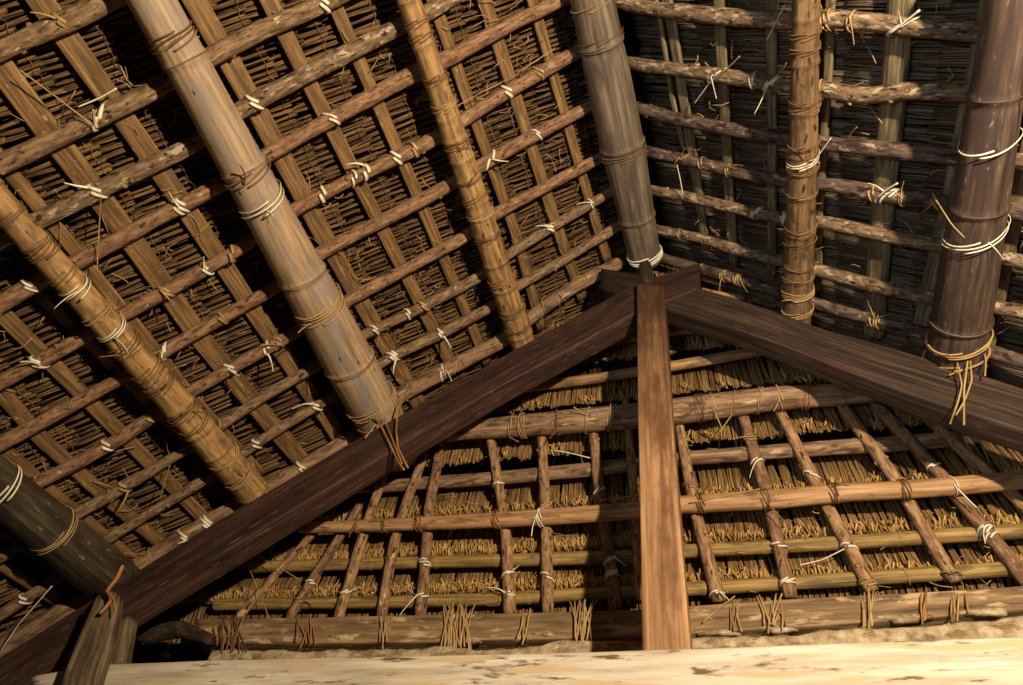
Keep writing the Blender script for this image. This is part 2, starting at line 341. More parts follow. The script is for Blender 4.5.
# ---------------------------------------------------------------- principal timbers
UPL = unit(V(-.736, 0, 1)); UPR = unit(V(.84, 0, 1))
def timber(name, tops, bots, ya, yb, mat, label, cat, host, lump=.006, rnd=.12, seed=1., sm=4):
    T = [hit(u, v, YP(ya)) for u, v in tops]; B = [hit(u, v, YP(ya)) for u, v in bots]
    T, _ = resample(T, .05); n = len(T); B2, _ = resample(B, .05)
    ii = np.linspace(0, len(B2) - 1, n); B = np.stack([np.interp(ii, np.arange(len(B2)), B2[:, c]) for c in range(3)], 1)
    T = smooth(T, sm); B = smooth(B, sm)
    C = (T + B) / 2; C[:, 1] = (ya + yb) / 2
    H = np.linalg.norm(T - B, axis=1) / 2
    mb = MB(); up = unit((T - B).mean(0))
    p = C; t, e1, e2 = frames(p, V(0, 1, 0)); e1 = (T - B) / (2 * H[:, None]); e2 = np.tile(V(0, 1, 0), (n, 1))
    sec = []
    for q, (sx, sy) in enumerate(((1, 1), (-1, 1), (-1, -1), (1, -1))):
        for i in range(6):
            a = (q + i / 5) * math.pi / 2
            sec.append((sx * (1 - rnd) + rnd * math.cos(a), sy * (1 - rnd) + rnd * math.sin(a)))
        for i in range(1, 5):
            a = (q + 1) * math.pi / 2; nx = [(-1, 1), (-1, -1), (1, -1), (1, 1)][q]
            p0 = np.array(sec[-i] if i == 1 else s0); s0 = p0 if i == 1 else s0
            tgt = np.array([nx[0] * (1 - rnd) + rnd * math.cos(a), nx[1] * (1 - rnd) + rnd * math.sin(a)])
            sec.append(tuple(s0 + (tgt - s0) * i / 5))
    sec = np.array(sec); kk = len(sec); hw = (yb - ya) / 2
    v = C[:, None, :] + sec[None, :, 0, None] * H[:, None, None] * e1[:, None, :] + sec[None, :, 1, None] * hw * e2[:, None, :]
    s = np.concatenate([[0], np.cumsum(np.linalg.norm(np.diff(C, axis=0), axis=1))])
    sc = np.stack([np.repeat(s[:, None], kk, 1), sec[None, :, 0] * H[:, None], np.repeat(sec[None, :, 1] * hw, n, 0)], 2).reshape(-1, 3)
    v = v.reshape(-1, 3) + lump * nz(sc * V(.5, 1.2, 1.2), 5, seed) + lump * .35 * nz(sc * V(.5, 2, 2), 16, seed + 4)
    mb.add(v, ring_faces(n, kk), sc + V(*rng.uniform(0, 40, 3)) * V(0, 1, 1))
    o = mb.build(name, MT[mat]); tag(o, label, cat)
    REG.append(dict(p=C, pr=np.array([proj(q) for q in C]), r=(H + hw) / 2, host=host, n=V(0, -1, 0), name=name, ties=[], box=(H, hw, e1)))
    return o
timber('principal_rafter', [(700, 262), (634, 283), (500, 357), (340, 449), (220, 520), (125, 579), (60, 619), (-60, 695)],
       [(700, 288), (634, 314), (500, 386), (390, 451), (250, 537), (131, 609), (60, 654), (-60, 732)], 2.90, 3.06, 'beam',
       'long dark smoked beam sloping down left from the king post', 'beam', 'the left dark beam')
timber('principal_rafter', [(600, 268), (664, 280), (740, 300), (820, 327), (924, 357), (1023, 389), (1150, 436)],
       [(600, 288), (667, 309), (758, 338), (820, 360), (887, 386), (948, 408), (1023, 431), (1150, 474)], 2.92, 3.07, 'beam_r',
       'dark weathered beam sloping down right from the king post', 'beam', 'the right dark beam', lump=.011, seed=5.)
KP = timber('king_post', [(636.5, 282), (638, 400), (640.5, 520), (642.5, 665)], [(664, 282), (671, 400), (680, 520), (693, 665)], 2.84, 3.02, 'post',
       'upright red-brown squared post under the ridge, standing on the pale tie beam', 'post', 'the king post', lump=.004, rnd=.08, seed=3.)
timber('tie_beam', [(30, 675), (100, 663), (210, 659), (420, 655), (640, 649), (800, 644), (1023, 636), (1160, 631)],
       [(45, 745), (100, 737), (210, 733), (420, 728), (640, 725), (800, 720), (1023, 714), (1160, 708)], 2.80, 3.04, 'tie',
       'broad pale bare timber beam running across the bottom under the post', 'beam', 'the pale tie beam', lump=.008, seed=9.)
# plate and mud wall
o = timber('wall_plate', [(196, 618), (300, 618), (440, 615), (643, 609), (840, 596), (1023, 585), (1160, 576)],
       [(196, 643), (300, 643), (440, 642), (643, 636), (840, 625), (1023, 609), (1160, 600)], 3.52, 3.66, 'plate',
       'dusty wall plate timber lying on the mud wall under the end slope', 'beam', 'the wall plate', lump=.008, seed=12.)
def mudwall():
    mb = MB(); top = [(214, 646), (300, 648), (380, 645), (480, 646), (560, 642), (643, 640), (760, 634), (840, 629), (930, 622), (1023, 613), (1160, 604)]
    T = [hit(u, v + 2.5, YP(3.50)) for u, v in top]; T, s = resample(T, .02); T[:, 2] += .012 * nz(T, 14)[:, 0] + .006 * nz(T, 50)[:, 1]
    n = len(T); rows = []
    zs = [0, .015, .06, .12, .2, .35, .8, 1.6, 3.2]
    v = []; tc = []
    for j, dz in enumerate(zs):
        q = T.copy(); q[:, 2] -= dz; q[:, 1] += .012 * nz(q * 1.0, 9)[:, 1] - (.012 if 0 < j else 0)
        v.append(q)
    bk = T.copy(); bk[:, 1] += .2; v.insert(0, bk)
    v = np.stack(v, 1); m = v.shape[1]
    f = [(i * m + j, i * m + j + 1, (i + 1) * m + j + 1, (i + 1) * m + j) for i in range(n - 1) for j in range(m - 1)]
    v = v.reshape(-1, 3); mb.add(v, f, v)
    b2 = v.reshape(n, m, 3)[:, [0, -1]].reshape(-1, 3).copy(); b2[:, 1] = T[0, 1] + .2
    mb.add(b2, [(i * 2 + 1, i * 2, i * 2 + 2, i * 2 + 3) for i in range(n - 1)], b2)
    o = mb.build('wall_end', MT['mud']); tag(o, 'crumbling dried mud wall top behind the tie beam', 'wall', kind='structure')
    # chips of plaster stuck to the plate
    mb = MB()
    for u, v_, w, h in ((250, 641, 30, 4), (345, 637, 34, 6), (470, 640, 26, 4), (545, 634, 20, 5), (720, 633, 34, 4), (780, 630, 24, 4), (800, 622, 44, 6), (905, 618, 40, 6), (948, 628, 9, 8), (985, 612, 40, 5)):
        c = hit(u, v_, YP(3.515)); a = w / 697 * 3.8 / 2; b = h / 697 * 4.2 / 2 
        th = np.linspace(0, 6.283, 22, endpoint=False); rr = 1 + .25 * np.sin(3 * th + u) + .12 * np.sin(7 * th + v_)
        ring = np.stack([c[0] + a * rr * np.cos(th), np.full(22, c[1]), c[2] + b * rr * np.sin(th)], 1)
        ring2 = ring * 1.0; ring2[:, 1] += .03; top_ = np.stack([c[0] + a * .7 * rr * np.cos(th), np.full(22, c[1] - .012), c[2] + b * .7 * rr * np.sin(th)], 1)
        vv = np.concatenate([ring2, ring, top_]); mb.add(vv, ring_faces(3, 22), vv)
    ch = mb.build('plaster_crust', MT['mud'], o)
mudwall()
# grey strut and stub at the lower left
mb = MB(); hewn(mb, [hit(u, v, YP(2.72)) for u, v in ((80, 715), (85, 684), (101, 640), (113, 597))], [.07, .075, .07, .05], [.07, .066, .06, .048], V(0, 1, 0), .04, .45, lump=.014, seed=2., sm=3)
tag(mb.build('strut', MT['grey']), 'short split grey strut leaning in front of the left end of the beams', 'strut')
mb = MB(); hewn(mb, [hit(u, v, YP(2.95)) for u, v in ((118, 668), (126, 622))], .045, .045, V(0, 1, 0), .03, .3, lump=.006, seed=4.)
tag(mb.build('wooden_stub', MT['grey']), 'small upright wooden stub between the tie beam and the dark beam', 'stub')
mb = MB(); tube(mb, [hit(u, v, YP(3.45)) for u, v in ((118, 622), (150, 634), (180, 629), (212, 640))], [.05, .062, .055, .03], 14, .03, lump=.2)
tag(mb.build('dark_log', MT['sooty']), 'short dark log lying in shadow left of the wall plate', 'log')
mb = MB(); tube(mb, [hit(u, v, YP(2.93)) for u, v in ((645, 262), (648, 288))], [.04, .055], 12, .02, lump=.08)
mb.build('peg', MT['beam_r'], KP)

# ---------------------------------------------------------------- purlins (along the ridge)
NEARX = 60
pole('ridge_pole', [(572, -95), (592, 0), (618, 125), (646, 262)], LP(-.01), [.118, .124, .138, .145, .128, .116], 'bamg', 'thick grey ridge pole running down to the top of the king post', 'pole', 'the ridge pole', k=28, lump=.012, nodes=(.5, .7), ref=NL)
pole('purlin', [(100, -92), (152, 0), (264, 205), (380, 418), (400, 455)], LP(.0), [.095, .105, .132, .158, .16], 'bam', 'thickest smooth bamboo purlin of the left slope, ending on the dark beam', 'pole', 'the thickest left purlin', k=28, lump=.012, nodes=(.45, .7))
pole('purlin', [(377, -92), (409, 0), (465, 168), (521, 338), (532, 372)], LP(.03), [.06, .064, .077, .089, .09], 'bamy', 'slim golden bamboo purlin between the thickest purlin and the ridge pole', 'pole', 'the slim purlin by the ridge', k=20, lump=.02, nodes=(.12, .24))
pole('purlin', [(-60, 127), (0, 203), (125, 344), (252, 490), (275, 516)], LP(.05), [.064, .067, .082, .095, .098], 'bamy', 'knobbly golden bamboo purlin left of the thickest purlin', 'pole', 'the knobbly purlin', k=20, lump=.05, nodes=(.12, .24))
pole('purlin', [(-60, 438), (0, 487), (60, 536), (118, 585), (140, 603)], LP(.0), [.108, .118, .128, .138, .14], 'bamk', 'thick dark smoked purlin at the lower left corner', 'pole', 'the lower left purlin', k=26, lump=.015, nodes=(.4, .6))
pole('thin_pole', [(-40, 500), (0, 529), (50, 564), (96, 596)], LP(.05), .026, 'bamd', 'thin dark pole running just below the lower left purlin', 'pole', 'the thin lower left pole', lump=.04)
pole('purlin', [(809, -92), (806, 0), (803, 150), (797, 312), (796, 340)], RP(.02), [.06, .065, .077, .086, .086], 'bamr', 'slim ringed bamboo purlin of the right slope beside the ridge pole', 'pole', 'the slim right purlin', k=20, lump=.02, nodes=(.14, .26))
pole('purlin', [(1025, -92), (1011, 0), (986, 160), (955, 358), (951, 385)], RP(.0), [.088, .095, .115, .134, .138], 'bamd', 'thick dark purlin at the right edge, resting on the weathered beam', 'pole', 'the thick right purlin', k=28, lump=.015, nodes=(.5, .7))

# ---------------------------------------------------------------- bark rafters, left slope
LS = [
 ([(-40, 70), (0, 50), (100, 5), (140, -16)], .045, 'bark'),
 ([(-40, 180), (0, 165), (70, 132), (150, 92), (205, 60), (262, 30), (325, 4), (370, -20)], .047, 'bark'),
 ([(-40, 262), (0, 240), (50, 215), (120, 180), (188, 148), (240, 110), (310, 73), (385, 34), (425, 14), (455, -4)], .047, 'barkg'),
 ([(-40, 325), (0, 304), (35, 283), (80, 260), (140, 227), (215, 188), (262, 158), (330, 120), (405, 78), (450, 58), (500, 30), (561, 0), (590, -14)], .046, 'barkr'),
 ([(-40, 402), (0, 383), (90, 334), (124, 314), (180, 284), (250, 243), (290, 212), (350, 180), (428, 143), (464, 119), (510, 90), (568, 57), (600, 40)], .045, 'barkr'),
 ([(-40, 466), (27, 430), (80, 401), (134, 371), (161, 353), (215, 322), (272, 290), (322, 252), (380, 222), (447, 187), (478, 167), (530, 138), (583, 110), (615, 92)], .043, 'barkr'),
 ([(-40, 528), (29, 488), (75, 464), (118, 440), (181, 397), (240, 363), (300, 330), (345, 302), (400, 272), (465, 237), (495, 214), (545, 187), (598, 159), (625, 144)], .042, 'barkr'),
 ([(-40, 578), (0, 557), (72, 517), (130, 484), (190, 447), (217, 428), (265, 396), (317, 366), (362, 336), (420, 308), (478, 278), (506, 256), (550, 228), (602, 197), (630, 181)], .040, 'bark'),
 ([(-40, 640), (0, 615), (60, 577), (104, 541), (155, 510), (206, 479), (274, 432), (310, 410), (348, 388), (385, 360), (440, 334), (490, 308), (518, 286), (560, 262), (610, 231), (635, 215)], .040, 'bark'),
 ([(-30, 668), (40, 625), (100, 590), (132, 571), (180, 540), (232, 510), (300, 470), (365, 430), (400, 395), (450, 368), (505, 340), (530, 318), (575, 286), (622, 262)], .056, 'logg'),
]
ORD = ['first', 'second', 'third', 'fourth', 'fifth', 'sixth', 'seventh', 'eighth', 'ninth', 'tenth', 'eleventh', 'twelfth', 'thirteenth', 'fourteenth']
DES = {'bark': 'brown bark', 'barkr': 'red-brown bark', 'barkg': 'lichened grey bark', 'barkd': 'dull brown bark'}
for i, (px, r, m) in enumerate(LS):
    k = len(LS) - 1 - i
    if k == 0: lab, host = 'stout barkless rafter pole lying against the upper edge of the left dark beam', 'the stout rafter on the left beam'
    else: lab, host = '%s rafter pole of the left slope, %s above the dark sloping beam' % (DES[m], ORD[k - 1]), 'the %s left rafter above the dark beam' % ORD[k - 1]
    pole('rafter_pole', px, LP(.18), [r * .9, r * .85, r * .96, r * .92] if k else [r * 1.2, r, r * .9], m, lab, 'rafter', host, 'rafter poles of the left slope', lump=.10, lf=9, k=18, knots=9 if k else 3)
RS = [
 ([(560, -10), (622, 3), (660, 10), (725, 17), (790, 21), (830, 19), (880, 23), (918, 28), (998, 33), (1060, 36)], .042, 'barkg'),
 ([(585, 55), (625, 63), (680, 70), (730, 77), (790, 86), (825, 89), (860, 97), (885, 94), (910, 90), (985, 93), (1060, 97)], .042, 'barkg'),
 ([(600, 98), (635, 108), (690, 122), (760, 135), (800, 140), (840, 146), (905, 152), (970, 158), (1060, 166)], .040, 'barkd'),
 ([(600, 138), (640, 150), (700, 163), (735, 172), (790, 182), (840, 186), (880, 195), (960, 204), (1023, 213), (1060, 218)], .038, 'barkd'),
 ([(610, 180), (650, 190), (690, 197), (734, 208), (788, 219), (830, 223), (881, 235), (944, 246), (995, 256), (1060, 270)], .037, 'barkg'),
 ([(620, 218), (657, 230), (700, 238), (740, 251), (781, 261), (812, 269), (874, 286), (939, 299), (985, 306), (1060, 318)], .036, 'barkg'),
 ([(640, 252), (700, 269), (744, 281), (808, 301), (887, 324), (960, 342), (1023, 362), (1060, 372)], .038, 'barkd'),
]
for i, (px, r, m) in enumerate(RS):
    k = len(RS) - 1 - i
    pole('rafter_pole', px, RP(.17), [r * 1.05, r, r * 1.05, r], m, '%s rafter pole crossing the right slope, %s down from the top edge' % (DES[m], ORD[i]), 'rafter',
         'the %s right rafter from the top' % ORD[i], 'rafter poles of the right slope', lump=.10, lf=9, k=18, knots=7)

# ---------------------------------------------------------------- battens
def batten(px, plane, w, mat, label, host, group, th=.013, rnd=.5):
    pts = np.array([hit(u, v, plane) for u, v in px]); mb = MB()
    hewn(mb, pts, th, w / 2, plane[1], .06, rnd, lump=.0035, seed=rng.uniform(0, 9))
    o = mb.build('batten', MT[mat]); tag(o, label, 'batten', group)
    p, _ = resample(pts, .05); REG.append(dict(p=p, pr=np.array([proj(q) for q in p]), r=np.full(len(p), w / 2), host=host, n=plane[1], name='batten', ties=[]))
LB = [
 (ext([(40, 0), (121, 115), (200, 230), (334, 430)], 60, 30), .105, 'wide olive split batten just left of the thickest bamboo purlin'),
 (ext([(0, 67), (124, 230), (200, 338), (278, 432)], 60, 40), .115, 'wide split batten midway between the knobbly purlin and the thickest purlin'),
 (ext([(7, 168), (50, 220), (188, 392), (235, 445)], 30, 40), .07, 'narrow batten hugging the right side of the knobbly purlin'),
 (ext([(200, 10), (262, 120), (321, 230), (408, 385)], 30, 25), .11, 'broad brown batten along the right side of the thickest bamboo purlin'),
 (ext([(270, 3), (322, 108), (375, 215), (440, 342)], 30, 25), .085, 'brown batten midway between the thickest purlin and the slim golden purlin'),
 (ext([(334, 3), (384, 118), (432, 230), (480, 345)], 30, 20), .075, 'brown batten just left of the slim golden purlin'),
 (ext([(439, 17), (477, 125), (514, 230), (536, 310)], 40, 20), .075, 'brown batten just right of the slim golden purlin'),
 (ext([(484, 0), (520, 110), (554, 218), (576, 280)], 30, 20), .085, 'pale brown batten midway between the slim golden purlin and the ridge pole'),
 (ext([(539, 23), (567, 122), (595, 222), (604, 250)], 50, 12), .07, 'grey shadowed batten close to the ridge pole on its left'),
 (ext([(0, 312), (58, 370), (117, 430), (204, 519)], 30, 30), .085, 'brown batten running below the knobbly purlin'),
 (ext([(0, 391), (43, 440), (104, 495), (165, 547)], 30, 25), .085, 'orange-brown batten, second below the knobbly purlin'),
 (ext([(0, 446), (55, 495), (136, 562)], 30, 15), .07, 'dim batten hugging the upper side of the lower left purlin'),
 (ext([(60, 315), (147, 401), (200, 452)], 30, 40), .05, 'thin shadowed batten hugging the lower side of the knobbly purlin'),
 (ext([(0, 565), (67, 607)], 30, 8), .07, 'dim batten below the lower left purlin'),
]
for px, w, lab in LB: batten(px, LP(.24), w, 'batten', lab, 'the batten', 'battens of the left slope')
RB = [
 ([(663, -20), (671, 18), (699, 190), (706, 250)], .07, 'grey split batten nearest the ridge pole on the right slope'),
 ([(652, -20), (660, 18), (672, 95), (684, 150)], .03, 'thin strip beside the grey batten nearest the ridge pole'),
 ([(718, -20), (720, 29), (729, 187), (734, 265)], .07, 'pale batten midway between the ridge pole and slim right purlin'),
 ([(774, -20), (772, 29), (772, 187), (771, 275)], .06, 'dim batten just left of the slim right purlin'),
 ([(832, -20), (829, 70), (821, 200), (818, 290)], .045, 'narrow batten just right of the slim right purlin'),
 ([(995, -30), (990, 6), (952, 190), (922, 320), (916, 345)], .085, 'pale batten just left of the thick dark right purlin'),
 ([(1040, 100), (1017, 205), (998, 297), (985, 355)], .075, 'pale batten at the right edge beyond the thick dark purlin'),
]
for px, w, lab in RB: batten(px, RP(.235), w, 'battenr', lab, 'the batten', 'battens of the right slope')
pole('bamboo_batten', [(904, -30), (900, 20), (892, 110), (882, 215), (875, 310), (873, 335)], RP(.25), [.062, .064, .066, .068], 'battenr', 'broad half-round bamboo batten between the two right purlins', 'batten', 'the broad right batten', lump=.03, flat=.6)

# ---------------------------------------------------------------- end slope
pole('cross_pole', [(430, 436), (458, 431), (540, 424), (622, 417), (700, 408), (780, 398), (870, 392), (930, 386)], HP(.0), [.07, .078, .083, .084, .08, .072, .06], 'logg', 'thick pale log crossing behind the king post just below the dark beams', 'pole', 'the thick upper cross pole', lump=.05, k=22, knots=4)
pole('cross_pole', [(300, 528), (360, 526), (440, 523), (530, 518), (620, 512), (690, 504), (765, 500), (840, 493), (930, 488), (1023, 480), (1100, 475)], HP(.0), [.036, .042, .05, .052, .054, .05, .045], 'bamh', 'long smooth pole crossing behind the king post halfway down the end slope', 'pole', 'the long middle cross pole', lump=.03, k=20)
TP = [
 ([(590, 346), (634, 337), (680, 331), (705, 327)], .034, 'short pale pole end showing under the meeting of the dark beams', 'bamy'),
 ([(520, 388), (600, 378), (680, 365), (754, 352), (790, 348)], .037, 'smooth pale pole crossing just above the thick upper log', 'bamy'),
 ([(330, 491), (400, 485), (500, 478), (596, 469), (689, 458), (770, 452), (840, 447), (893, 444), (960, 438)], .046, 'flat greyish pole crossing between the thick log and the middle pole', 'logg'),
 ([(250, 567), (286, 566), (400, 563), (520, 560), (640, 556), (689, 551), (840, 543), (1023, 531), (1090, 527)], .040, 'yellow bamboo crossing, first below the long middle pole', 'battenh'),
 ([(215, 605), (254, 604), (400, 602), (520, 598), (643, 591), (689, 589), (840, 580), (1005, 569), (1090, 563)], .038, 'yellow bamboo crossing, lowest above the wall plate', 'battenh'),
 ([(690, 288), (715, 294), (745, 298)], .025, 'small pale pole stub above the right dark beam near the ridge', 'bamy'),
]
for px, r, lab, m in TP:
    pole('cross_batten', px, HP(.125), r, m, lab, 'pole', 'the batten', 'thin cross poles of the end slope', lump=.03, nodes=(.3, .5) if m == 'battenh' else False)
HS = [
 ([(236, 620), (268, 583), (297, 551), (330, 515)], .028), ([(289, 619), (312, 580), (338, 540), (360, 505)], .030),
 ([(338, 619), (350, 580), (361, 542), (379, 488), (395, 450)], .033), ([(381, 617), (388, 575), (395, 540), (405, 505), (422, 462), (430, 440)], .033),
 ([(420, 617), (424, 575), (427, 538), (429, 508), (438, 461), (440, 440)], .034), ([(510, 616), (508, 575), (506, 536), (502, 505), (491, 442), (487, 425)], .036),
 ([(548, 613), (547, 570), (546, 533), (545, 500), (542, 438), (541, 420)], .035), ([(616, 611), (611, 570), (605, 527), (600, 498), (594, 440), (592, 420)], .035),
 ([(640, 600), (634, 496), (627, 415), (625, 400)], .030), ([(719, 602), (708, 560), (698, 522), (691, 492), (682, 442), (678, 420)], .036),
 ([(791, 598), (781, 555), (771, 511), (765, 487), (747, 429), (742, 412)], .036), ([(872, 591), (850, 548), (829, 509), (814, 480), (785, 422), (778, 408)], .034),
 ([(956, 582), (930, 540), (907, 500), (893, 476), (849, 416), (840, 402)], .036), ([(1040, 596), (1023, 576), (990, 535), (956, 496), (938, 471), (900, 430), (873, 404)], .036),
 ([(1060, 545), (1023, 505), (1005, 487), (969, 457), (920, 411), (905, 398)], .032),
]
for i, (px, r) in enumerate(HS):
    if i < 9: lab = 'upright bark stick of the end slope, %s left of the king post' % (ORD[8 - i] if i < 8 else 'shadowed, touching the')
    if i == 8: lab = 'shadowed upright stick right against the left side of the king post'; host = 'the shadowed stick by the post'
    elif i < 8: host = 'the %s stick left of the post' % ORD[7 - i]; lab = '%s bark stick of the end slope, %s left of the king post' % ('leaning' if i < 5 else 'upright', ORD[7 - i])
    else: host = 'the %s stick right of the post' % ORD[i - 9]; lab = 'leaning bark stick of the end slope, %s right of the king post' % ORD[i - 9]
    pole('upright_stick', px, HP(.075), [r * 1.05, r, r, r * .9], 'barkr' if i % 3 == 1 else 'barkh', lab, 'stick', host, 'upright sticks of the end slope', lump=.10, lf=10, k=16, knots=4)

# ---------------------------------------------------------------- lashings
def nearest(u, v, key=None):
    best = None
    for h in REG:
        if key and key not in h['host']: continue
        d = np.linalg.norm(h['pr'] - np.array([u, v]), axis=1); i = int(d.argmin())
        if best is None or d[i] < best[0]: best = (d[i], h, i)
    return best[1], best[2]
PEND = []
def lash(u, v, mat='pale', turns=1, hw=.007, tilt=.4, key=None, pitch=.02, tail=0, sag=0., rnd=False, arc=None):
    """strip wound round the member nearest the photo point; tail = number of loose ends"""
    h, i = nearest(u, v, key); C = h['p'][i]; n = len(h['p'])
    ax = unit(h['p'][min(n - 1, i + 2)] - h['p'][max(0, i - 2)])
    view = unit(EYE - C); e1 = unit(view - ax * view.dot(ax)); e2 = np.cross(ax, e1); r = h['r'][i] * 1.05 + .003
    mb = MB(); m = int(40 * turns)
    th = np.linspace(-.2, .2 + 2 * math.pi * turns, m); ph = rng.uniform(0, 6.28)
    off = (th / (2 * math.pi) - turns / 2) * pitch + tilt * r * np.sin(th + math.pi / 2 * 0 + 0) + .004 * np.sin(2.3 * th + ph)
    rr = r * (1 + .03 * np.sin(3.1 * th + ph)) + sag * np.maximum(0, np.cos(th)) ** 2
    N_ = np.cos(th)[:, None] * e1 + np.sin(th)[:, None] * e2
    P = C + off[:, None] * ax + rr[:, None] * N_
    if rnd: tube(mb, P, hw, 6, .01, ax, capr=False)
    else: ribbon(mb, P, N_, hw)
    TL = []
    for q in range(tail):
        tb = MB(); TL.append(tb)
        a0 = rng.uniform(-.9, .9); A = C + r * (math.cos(a0) * e1 + math.sin(a0) * e2) + ax * tilt * r * math.sin(a0)
        d = unit(ax * rng.uniform(-1, 1) + e2 * rng.choice([-1, 1]) * .8 + e1 * rng.uniform(.0, .35) + V(0, 0, -.25)); L = rng.uniform(.06, .15)
        t = np.linspace(0, 1, 12)[:, None]; b = unit(np.cross(d, e1)) * rng.uniform(-.04, .04)
        T = A + e1 * .004 + d * L * t + b * t * t + V(0, 0, -.03) * t * t
        if rnd: tube(tb, T, hw * .9, 6, .01, ax + V(.01, .02, .03), capr=False)
        else: ribbon(tb, T, np.tile(e1, (12, 1)), np.linspace(hw * .8, hw * .25, 12))
    PEND.append((mb, mat, h, proj(C)[0], proj(C)[1], turns, TL))
CN = {'pale': 'pale cane', 'vine': 'brown vine', 'tan': 'tan vine', 'red': 'reddish vine'}
# pale split-cane ties on the rafters of the left slope
for a in [(62, 14, .5, 2, 1), (90, 100, -.9, 1, 1), (101, 190, .5, 1, 1), (178, 207, .3, 2, 2), (33, 283, .6, 1, 0), (166, 284, .6, 2, 1), (205, 262, .4, 1, 1),
          (228, 252, -.3, 1, 0), (161, 353, -.6, 1, 1), (33, 361, .5, 2, 1), (228, 330, .3, 1, 0), (279, 337, .4, 2, 1), (267, 346, -.4, 1, 1), (225, 366, .5, 1, 1), (314, 404, .5, 1, 1),
          (215, 418, -.4, 2, 1), (153, 415, .4, 2, 0), (255, 100, .5, 1, 0), (329, 118, .6, 1, 1), (322, 3, .3, 2, 0), (396, 155, .3, 1, 0), (368, 171, -.3, 1, 1), (352, 180, -.3, 1, 0), (322, 198, -.3, 2, 1),
          (415, 152, .2, 1, 1), (533, 134, .6, 1, 0), (486, 160, -1.1, 1, 1), (505, 95, .3, 1, 0), (540, 72, .3, 1, 0), (418, 300, .6, 1, 1), (405, 303, .2, 1, 0), (376, 329, .5, 1, 0), (393, 351, .4, 2, 1),
          (435, 360, -.3, 1, 1), (440, 330, .3, 1, 1), (550, 235, .5, 1, 1), (590, 205, .3, 1, 1), (112, 448, .3, 1, 0), (120, 475, .4, 1, 1), (206, 523, .4, 2, 1), (187, 540, .5, 2, 1), (300, 465, .4, 2, 1), (250, 433, .3, 1, 1), (27, 595, .4, 1, 0)]:
    lash(a[0], a[1], 'pale' if rng.random() < .8 else 'tan', a[3] if rng.random() < .45 else 1, rng.uniform(.008, .013), a[2], 'rafter', .024, int(a[4] and rng.random() < .6))
for a in [(455, 368), (560, 300), (545, 312), (410, 392), (585, 282), (280, 482), (150, 560), (600, 272)]:
    lash(a[0], a[1], 'tan', 1, .003, rng.uniform(-.6, .6), 'stout rafter', .03, 1, rnd=True)
# rings on the left purlins and the ridge pole
for a in [(172, 38, 'vine', 3, .0), (240, 176, 'vine', 2, .0), (313, 309, 'tan', 4, .0), (371, 399, 'tan', 3, 0), (379, 412, 'red', 2, 0)]:
    lash(a[0], a[1], a[2], a[3], .0045, .15, 'thickest left', .022, 1, rnd=True)
lash(258, 203, 'pale', 2, .006, .25, 'thickest left', .03, 1, sag=.02)
for a in [(415, 22, 'vine', 2), (420, 36, 'vine', 2), (433, 78, 'vine', 3), (440, 105, 'tan', 3), (453, 142, 'vine', 4), (465, 180, 'vine', 2), (470, 197, 'vine', 2), (478, 214, 'tan', 3),
          (484, 237, 'vine', 2), (500, 277, 'red', 4), (510, 310, 'vine', 2), (517, 325, 'vine', 2)]:
    lash(a[0], a[1], a[2], a[3], .0035, .12, 'slim purlin by', .014, int(rng.random() < .2), rnd=True)
for a in [(10, 213, 'vine', 2), (42, 245, 'vine', 5), (65, 272, 'vine', 2), (100, 310, 'tan', 2), (122, 345, 'vine', 3), (146, 372, 'vine', 4), (155, 385, 'vine', 3), (180, 412, 'vine', 3), (190, 424, 'vine', 2), (225, 455, 'tan', 2), (238, 475, 'tan', 3)]:
    lash(a[0], a[1], a[2], a[3], .004, .15, 'knobbly', .018, int(rng.random() < .2), rnd=True)
lash(72, 290, 'pale', 2, .0055, .3, 'knobbly', .03, 1, sag=.03); lash(110, 328, 'pale', 2, .0055, .3, 'knobbly', .02, 1, sag=.02)
lash(53, 530, 'tan', 3, .004, .1, 'lower left purlin', .018, 0, rnd=True); lash(5, 478, 'pale', 2, .006, .2, 'lower left purlin', .02, 0, sag=.02)
for y in (35, 42): lash(600, y, 'vine', 1, .003, .1, 'ridge pole', .02, 0, rnd=True)
lash(622, 150, 'vine', 2, .003, .1, 'ridge pole', .02, 0, rnd=True)
lash(645, 254, 'pale', 3, .0055, .12, 'ridge pole', .02, 0, rnd=True); lash(594, 3, 'tan', 1, .004, .1, 'ridge pole', .02, 0, rnd=True)
# right purlins
for y, m, t in [(32, 'vine', 2), (48, 'vine', 2), (100, 'vine', 2), (107, 'vine', 2), (142, 'vine', 2), (168, 'vine', 2), (190, 'vine', 1), (225, 'vine', 2), (238, 'vine', 1), (275, 'vine', 2), (290, 'tan', 4), (308, 'tan', 2)]:
    lash(803, y, m, t, .0033, .12, 'slim right', .014, int(rng.random() < .15), rnd=True)
lash(803, 160, 'pale', 2, .005, .35, 'slim right', .02, 1, sag=.01)
lash(1000, 143, 'pale', 1, .0055, .3, 'thick right', .02, 0, sag=.01); lash(976, 232, 'pale', 2, .005, .4, 'thick right', .025, 1, sag=.015)
lash(960, 340, 'tan', 2, .005, .25, 'thick right', .02, 1, rnd=True); lash(957, 352, 'tan', 1, .006, .3, 'thick right', .02, 2, rnd=True)
